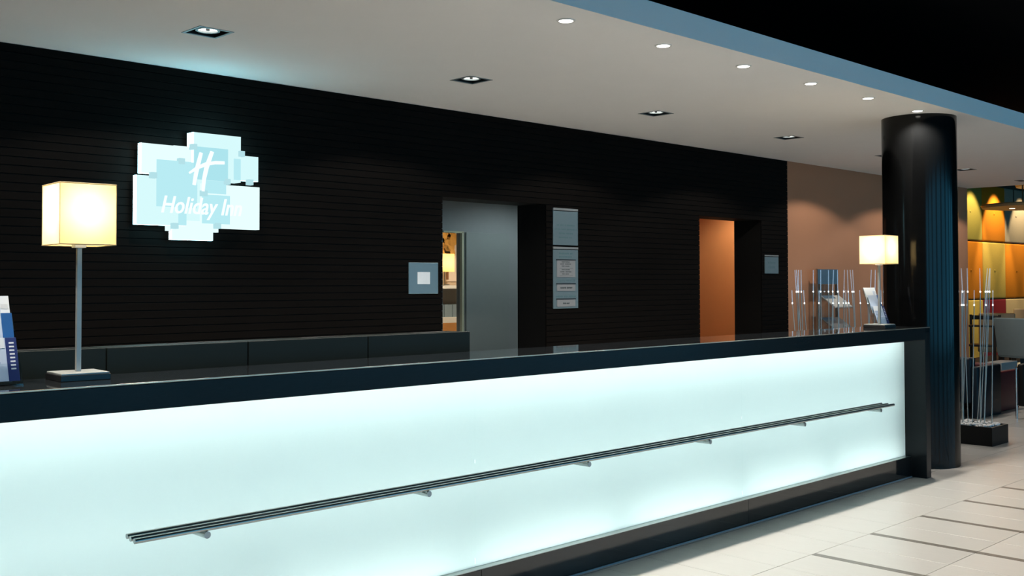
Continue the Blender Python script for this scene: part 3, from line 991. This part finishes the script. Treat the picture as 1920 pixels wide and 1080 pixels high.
# ---------------------------------------------------------------- brochure stand against the tan wall
st = thing('brochure_stand', 'clear floor stand with blue header against the tan wall', 'stand', (10.55, 5.80, 0))
HDR = mat('blue_header_card', (0.055, 0.115, 0.17), 0.5, var=0.05)
bobj('foot', (10.28, 10.80, 5.70, 5.88, 0, 0.02), STEEL, st)
bobj('post', (10.33, 10.35, 5.79, 5.81, 0.02, 1.57), STEEL, st)
bobj('post', (10.75, 10.77, 5.79, 5.81, 0.02, 1.57), STEEL, st)
bobj('header', (10.33, 10.77, 5.782, 5.79, 1.405, 1.568), HDR, st)
bobj('back_sheet', (10.36, 10.74, 5.795, 5.80, 0.5, 1.40), ACRY, st)
MAG = mat('pale_magazine_cover', (0.52, 0.50, 0.46), 0.4, var=0.08)
for z, cov, lab in ((1.145, MAG, 'open pale magazine on the upper tray of the clear stand'), (0.905, mat('glassy_grey_cover', (0.18, 0.20, 0.21), 0.25), 'grey leaflet on the lower tray of the clear stand')):
    bm = bmesh.new()
    pts = ((10.36, 5.60, z), (10.78, 5.60, z), (10.78, 5.79, z + 0.14), (10.36, 5.79, z + 0.14))
    a = [bm.verts.new(p) for p in pts]
    b = [bm.verts.new((p[0], p[1], p[2] - 0.005)) for p in pts]
    bm.faces.new(a)
    bm.faces.new(b[::-1])
    for i in range(4):
        bm.faces.new((a[i], b[i], b[(i + 1) % 4], a[(i + 1) % 4]))
    obj('tray', bm, ACRY, st)
    m = thing('brochure', lab, 'brochure', (10.57, 5.69, z + 0.06))
    bm = bmesh.new()
    pts = ((10.38, 5.61, z + 0.010), (10.76, 5.61, z + 0.010), (10.76, 5.77, z + 0.128), (10.38, 5.77, z + 0.128))
    a = [bm.verts.new((p[0], p[1], p[2] + 0.008)) for p in pts]
    b = [bm.verts.new((p[0], p[1], p[2] - 0.002)) for p in pts]
    bm.faces.new(a)
    bm.faces.new(b[::-1])
    for i in range(4):
        bm.faces.new((a[i], b[i], b[(i + 1) % 4], a[(i + 1) % 4]))
    obj('cover', bm, cov, m)
    bm = bmesh.new()
    quad(bm, [(10.38, 5.725, z + 0.1035), (10.62, 5.725, z + 0.1035), (10.62, 5.77, z + 0.137), (10.38, 5.77, z + 0.137)])
    obj('printed_panel', bm, HDR, m)

# ---------------------------------------------------------------- room made up behind the narrow glass, in place of its reflections
cab = thing('wall_shelf', 'white shelf unit in the lit office behind the glass slit', 'shelf', (8.3, 9.6, 0))
WHT = mat('white_shelf_board', (0.72, 0.72, 0.66), 0.5)
bobj('shelf_board', (7.7, 9.3, 9.44, 9.79, 1.362, 1.400), WHT, cab)
bobj('shelf_board', (7.7, 9.3, 9.44, 9.79, 0.955, 1.022), WHT, cab)
bobj('back_board', (7.7, 9.3, 9.77, 9.795, 0.0, 1.362), mat('grey_shelf_back', (0.33, 0.34, 0.32), 0.6), cab)
bobj('side_board', (7.68, 7.70, 9.44, 9.79, 0, 1.40), WHT, cab)
bobj('side_board', (9.30, 9.32, 9.44, 9.79, 0, 1.40), WHT, cab)
bobj('cupboard_door', (7.70, 8.495, 9.44, 9.46, 0.02, 0.955), mat('orange_wood_front', (0.50, 0.23, 0.07), 0.45, var=0.2, scale=8, stretch=(1, 1, 9)), cab)
bobj('cupboard_door', (8.505, 9.30, 9.44, 9.46, 0.02, 0.955), MATS['orange_wood_front'], cab)
BIND = mat('blue_grey_binder', (0.20, 0.27, 0.31), 0.5)
for k in range(6):
    x = 7.95 + k * 0.13
    f = bobj('binder', (x, x + 0.12, 9.50, 9.76, 1.022, 1.17), BIND, None, bev=0.003)
    tag(f, 'blue-grey binder lying in the office shelf', 'binder', 'binders on the office shelf')
ol = thing('table_lamp', 'warm drum lamp added behind the glass slit in place of a reflected lamp', 'lamp', (8.27, 9.58, 1.40))  # stand-in for the desk lamp mirrored in the glass
bobj('base', (8.22, 8.32, 9.53, 9.63, 1.40, 1.415), STEEL, ol, bev=0.002)
bobj('pole', (8.263, 8.277, 9.573, 9.587, 1.415, 1.60), STEEL, ol)
bm = bmesh.new()
for i in range(32):
    a, b = 2 * math.pi * i / 32, 2 * math.pi * (i + 1) / 32
    quad(bm, [(8.27 + .125 * math.cos(a), 9.58 + .125 * math.sin(a), 1.565), (8.27 + .125 * math.cos(b), 9.58 + .125 * math.sin(b), 1.565), (8.27 + .125 * math.cos(b), 9.58 + .125 * math.sin(b), 1.778), (8.27 + .125 * math.cos(a), 9.58 + .125 * math.sin(a), 1.778)])
bmesh.ops.remove_doubles(bm, verts=bm.verts[:], dist=1e-5)
obj('lamp_shade', bm, diffuser('amber_shade', (1.0, 0.72, 0.34), 0.6, 0.0), ol, True)
bm = bmesh.new()
ball(bm, (8.27, 9.58, 1.67), 0.03, 12, 8)
obj('bulb', bm, emit('stand_in_bulb_glow', (1.0, 0.72, 0.36), 90.0), ol, True)
# flat orange tree painted in for the tree reflected in the glass
mu = thing('painted_tree_reflection', 'flat orange tree standing in for a tree reflected in the glass', 'picture', (8.5, 9.79, 1.45))
bobj('board', (7.9, 9.1, 9.785, 9.80, 1.45, 2.15), mat('mirrored_pale_ground', (0.62, 0.55, 0.47), 0.7), mu)
bm = bmesh.new()
for cx, cz, r in ((8.46, 1.98, .10), (8.40, 1.90, .09), (8.52, 1.88, .10), (8.58, 1.97, .09), (8.47, 1.83, .08), (8.56, 1.80, .07)):
    tube(bm, (cx, 9.7835, cz), (cx, 9.785, cz), r, 18)
obj('tree_crown', bm, mat('mirrored_orange_foliage', (0.62, 0.36, 0.09), 0.8, var=0.25, scale=30), mu)
bobj('tree_trunk', (8.48, 8.52, 9.783, 9.785, 1.47, 1.80), mat('mirrored_trunk_brown', (0.20, 0.10, 0.05), 0.8), mu)


def ceiling_lamp(label, x, y, z, watts, col, tgt=None, angle=150):
    t = thing('ceiling_lamp', label, 'downlight', (x, y, z))
    bm = bmesh.new()
    ring(bm, (x, y), 0.05, 0.065, z - 0.006, z)
    obj('trim', bm, WHITEM, t, True)
    bm = bmesh.new()
    tube(bm, (x, y, z - 0.004), (x, y, z), 0.05, 20)
    obj('lens', bm, LENS, t)
    spot('ceiling_lamp_light', (x, y, z - 0.015), tgt or (x, y, 0), watts, col, angle, 0.5, 0.05, t)


ceiling_lamp('round ceiling lamp inside the back office lobby', 7.0, 6.42, 2.5, P_OFFICE, (0.80, 0.95, 1.0))
ceiling_lamp('round ceiling lamp added to brighten the room behind the glass slit', 8.0, 8.7, 2.5, 150.0, (1.0, 0.82, 0.62))  # unseen lamp, added to brighten the view through the slit
ceiling_lamp('round ceiling lamp in the orange corridor', 11.4, 6.75, 2.6, P_CORRIDOR, (1.0, 0.78, 0.5))

# ---------------------------------------------------------------- restaurant beyond the column
YQ = 7.0
tag(bobj('wall_restaurant', (14.2, 22, YQ + 0.06, YQ + 0.2, 0, 3.6), mat('brown_panel_ground', (0.10, 0.05, 0.03), 0.7)), 'brown wall behind the coloured upholstered panels', 'wall', kind='structure')
wr = bpy.data.objects['wall_restaurant']
FAB = {'y': mat('mustard_fabric', (0.52, 0.36, 0.075), 0.8, spec=0.15, var=0.12, scale=60), 'o': mat('orange_fabric', (0.62, 0.20, 0.012), 0.8, spec=0.15, var=0.10, scale=60),
       't': mat('taupe_fabric', (0.34, 0.28, 0.20), 0.8, spec=0.15, var=0.08, scale=60), 'r': mat('crimson_fabric', (0.16, 0.010, 0.018), 0.8, spec=0.15, var=0.10, scale=60),
       'b': mat('beige_fabric', (0.46, 0.34, 0.18), 0.8, spec=0.15, var=0.08, scale=60), 'g': mat('olive_fabric', (0.36, 0.29, 0.06), 0.8, spec=0.15, var=0.08, scale=60)}
cols = [15.88 + 0.993 * k for k in range(7)]
rowz = [0.178, 1.140, 2.104, 3.07]
pat = ['otyrbyo', 'yooyoyo', 'royogoty'[:0] + 'oygotyo']
pat = [['o', 'y', 'r', 'b', 'y', 'o'], ['y', 'o', 'y', 'o', 't', 'y'], ['o', 'g', 'o', 't', 'y', 'o']]
for r in range(3):
    for c in range(6):
        a, z = cols[c], rowz[r]
        m = FAB[pat[r][c]]
        bm = bmesh.new()
        box(bm, a + 0.006, a + 0.987, YQ - 0.03, YQ + 0.06, z + 0.006, z + 0.956, bev=0.025, seg=3)
        o = obj('wall_panel', bm, m, wr, True)
        bm = bmesh.new()
        ball(bm, (a + 0.4965, YQ - 0.030, z + 0.481), 0.022, 10, 7, (1, 0.5, 1))
        obj('button', bm, m, o, True)

WOODT = mat('pale_wood_disc', (0.46, 0.30, 0.13), 0.45, var=0.15, scale=6, stretch=(1, 8, 1))


def pendant(label, x, y, z, R):
    t = thing('pendant_disc', label, 'pendant', (x, y, z), group='wooden disc pendants in the restaurant')
    bm = bmesh.new()
    tube(bm, (x, y, z), (x, y, z + 0.035), R * 0.97, 64, R)
    tube(bm, (x, y, z + 0.035), (x, y, z + 0.05), R, 64, R * 0.98)
    obj('disc', bm, WOODT, t, True)
    for dx, dy in ((-0.3, 0.12), (0.05, -0.3), (0.28, 0.2)):
        tobj('hanging_rod', (x + dx, y + dy, z + 0.05), (x + dx, y + dy, 3.6), 0.008, mat('bronze_rod', (0.10, 0.05, 0.03), 0.4, metal=0.6), t, seg=8)
    for dx, dy in ((0.0, 0.25), (-0.35, -0.1)):
        bm = bmesh.new()
        tube(bm, (x + dx, y + dy, z - 0.004), (x + dx, y + dy, z + 0.001), 0.04, 16)
        obj('lens', bm, emit('disc_lens_glow', (1.0, 0.85, 0.6), 3.0), t)


pendant('wide wooden disc pendant before the orange upholstered panel', 16.1, 5.60, 2.51, 0.66)
pendant('higher wooden disc pendant near the panelled wall', 17.5, 5.78, 2.92, 0.50)
for i, (x, w) in enumerate(((16.4, .8), (17.38, .8), (18.37, 1.1), (19.55, 1.0), (20.6, .8))):
    t = thing('panel_spotlight', 'small black spotlight aimed at the coloured panels', 'spotlight', (x, 6.33, 3.6), group='spotlights over the coloured panels')
    bm = bmesh.new()
    tube(bm, (x, 6.33, 3.60), (x, 6.33, 3.52), 0.012, 8)
    tube(bm, (x, 6.33, 3.53), (x, 6.36, 3.44), 0.035, 16)
    obj('can', bm, BLACKM, t, True)
    spot('panel_lamp', (x, 6.37, 3.42), (x, 7.0, 1.85), P_DINER * w, (1.0, 0.80, 0.48), 56, 0.4, 0.03, t)

# dining chairs, table and lounge chairs
SKY = mat('pale_blue_grey_leather', (0.22, 0.31, 0.34), 0.5, var=0.05)
SAND = mat('sand_leather', (0.36, 0.24, 0.13), 0.5, var=0.05)
PUTTY = mat('pale_sand_leather', (0.46, 0.38, 0.27), 0.5, var=0.05)
DARKW = mat('dark_wood', (0.018, 0.013, 0.011), 0.4, var=0.2)
BLKL = mat('black_leather', (0.006, 0.006, 0.006), 0.45, spec=0.25, var=0.1, bump=0.05, scale=80)
NAVL = mat('navy_leather', (0.006, 0.015, 0.026), 0.45, spec=0.3, var=0.1)
REDL = mat('dark_red_leather', (0.10, 0.008, 0.012), 0.45, var=0.1)


def frame_obj(name, fn, m, parent, loc, rz, smooth=True):
    bm = bmesh.new()
    fn(bm)
    bmesh.ops.transform(bm, matrix=Matrix.Translation(loc) @ Matrix.Rotation(rz, 4, 'Z'), verts=bm.verts[:])
    return obj(name, bm, m, parent, smooth)


def dining_chair(label, x, y, rz, m, group='upholstered dining chairs in the restaurant', w=0.48, top=0.95):
    t = thing('dining_chair', label, 'chair', (x, y, 0), group=group)
    L = (x, y, 0)
    frame_obj('seat', lambda b: box(b, -w / 2, w / 2, -0.25, 0.24, 0.40, 0.49, bev=0.02, seg=3), m, t, L, rz)

    def back(b):
        vs = box(b, -w / 2, w / 2, 0.19, 0.26, 0.42, top, bev=0.02, seg=3)
        for v in b.verts:
            v.co.y += (v.co.z - 0.42) * 0.16
    frame_obj('backrest', back, m, t, L, rz)
    for sx in (-1, 1):
        for sy in (-1, 1):
            frame_obj('leg', lambda b: box(b, sx * (w / 2 - .035) - .018, sx * (w / 2 - .035) + .018, sy * .20 - .018, sy * .20 + .018, 0, 0.41), DARKW, t, L, rz, False)


def lounge_chair(label, x, y, rz, m, h=0.64, w=0.62, frame=True):
    t = thing('lounge_chair', label, 'armchair', (x, y, 0), group='cube armchairs in the lounge')
    L = (x, y, 0)
    frame_obj('seat', lambda b: box(b, -w / 2 + .07, w / 2 - .07, -0.30, 0.2, 0.15, 0.40, bev=0.025, seg=3), m, t, L, rz)
    frame_obj('backrest', lambda b: box(b, -w / 2 + .07, w / 2 - .07, 0.2, 0.34, 0.15, h, bev=0.025, seg=3), m, t, L, rz)
    for s in (-1, 1):
        frame_obj('arm', lambda b: box(b, s * (w / 2 - .035) - .035, s * (w / 2 - .035) + .035, -0.30, 0.34, 0.13 if frame else 0.0, h - 0.09, bev=0.02, seg=3), m, t, L, rz)

        def fr(b):
            xx = s * (w / 2 + .014)
            for p, q in (((xx, -.31, 0), (xx, -.31, h - .13)), ((xx, .33, 0), (xx, .33, h - .13)), ((xx, -.31, h - .13), (xx, .33, h - .13)), ((xx, -.31, .14), (xx, .33, .14))):
                tube(b, p, q, 0.011, 10)
        if not frame:
            continue
        frame_obj('tube_frame', fr, CHROME, t, L, rz)


dining_chair('pale blue-grey dining chair standing with its back to the lobby', 15.0, 5.27, math.radians(72), SKY, w=0.56, top=0.94)
dining_chair('pale blue-grey dining chair beside a dark table', 15.62, 4.72, math.radians(70), SKY, w=0.52, top=0.84)
dining_chair('sand coloured dining chair before the crimson panel', 15.98, 6.05, math.radians(-70), SAND, w=0.50, top=0.96)
dining_chair('pale sand dining chair before the beige panel', 17.3, 6.02, math.radians(-80), PUTTY, w=0.62, top=1.0)
dining_chair('sand coloured dining chair beside the dark high chair', 15.42, 6.56, math.radians(20), SAND, w=0.44, top=0.80)


def high_chair(label, x, y, rz):
    t = thing('high_chair', label, 'chair', (x, y, 0))
    L = (x, y, 0)
    for sx in (-1, 1):
        for sy in (-1, 1):
            frame_obj('leg', lambda b: box(b, sx * .19 - .017, sx * .19 + .017, sy * .18 - .017, sy * .18 + .017, 0, 0.96 if sy > 0 else 0.80), DARKW, t, L, rz, False)
    frame_obj('tray', lambda b: box(b, -.23, .23, -.30, -.06, 0.80, 0.825, bev=.006), DARKW, t, L, rz)
    frame_obj('seat', lambda b: box(b, -.19, .19, -.18, .18, 0.52, 0.55, bev=.006), DARKW, t, L, rz)
    frame_obj('back_rail', lambda b: box(b, -.19, .19, .165, .195, 0.89, 0.95, bev=.004), DARKW, t, L, rz)
    frame_obj('foot_rail', lambda b: box(b, -.19, .19, -.195, -.165, 0.25, 0.29, bev=.004), DARKW, t, L, rz)


high_chair('dark wooden high chair with a tray past the glowing rods', 15.15, 5.93, math.radians(-80))
tb = thing('dining_table', 'dark square dining table between the blue-grey chairs', 'table', (16.15, 5.3, 0))
bobj('table_top', (15.85, 16.45, 5.0, 5.6, 0.72, 0.75), DARKW, tb, bev=.003)
bobj('leg', (16.11, 16.19, 5.26, 5.34, 0.02, 0.72), DARKW, tb)
bobj('foot', (15.95, 16.35, 5.1, 5.5, 0, 0.02), BLACKM, tb, bev=.003)
ct = thing('coffee_table', 'low pale box table behind the red armchair', 'table', (13.2, 4.95, 0))
bobj('table_top', (12.95, 13.45, 4.85, 5.05, 0.33, 0.46), mat('pale_grey_top', (0.25, 0.29, 0.30), 0.4), ct, bev=.006)
for sx in (12.97, 13.40):
    for sy in (4.86, 5.01):
        bobj('leg', (sx, sx + .03, sy, sy + .03, 0, .33), BLACKM, ct)
lounge_chair('navy leather cube armchair beside the red armchair', 11.46, 4.69, math.radians(90), NAVL, h=0.63, w=0.56, frame=False)
lounge_chair('dark red leather cube armchair beside the navy one', 12.14, 4.70, math.radians(90), REDL, h=0.53, w=0.46, frame=False)
lounge_chair('black leather cube armchair with a chrome tube frame facing the lobby', 11.78, 3.83, math.radians(90), BLKL, h=0.66, w=0.60)
lounge_chair('black leather cube armchair partly behind the column', 10.70, 4.86, math.radians(-90), BLKL, h=0.60, w=0.56)
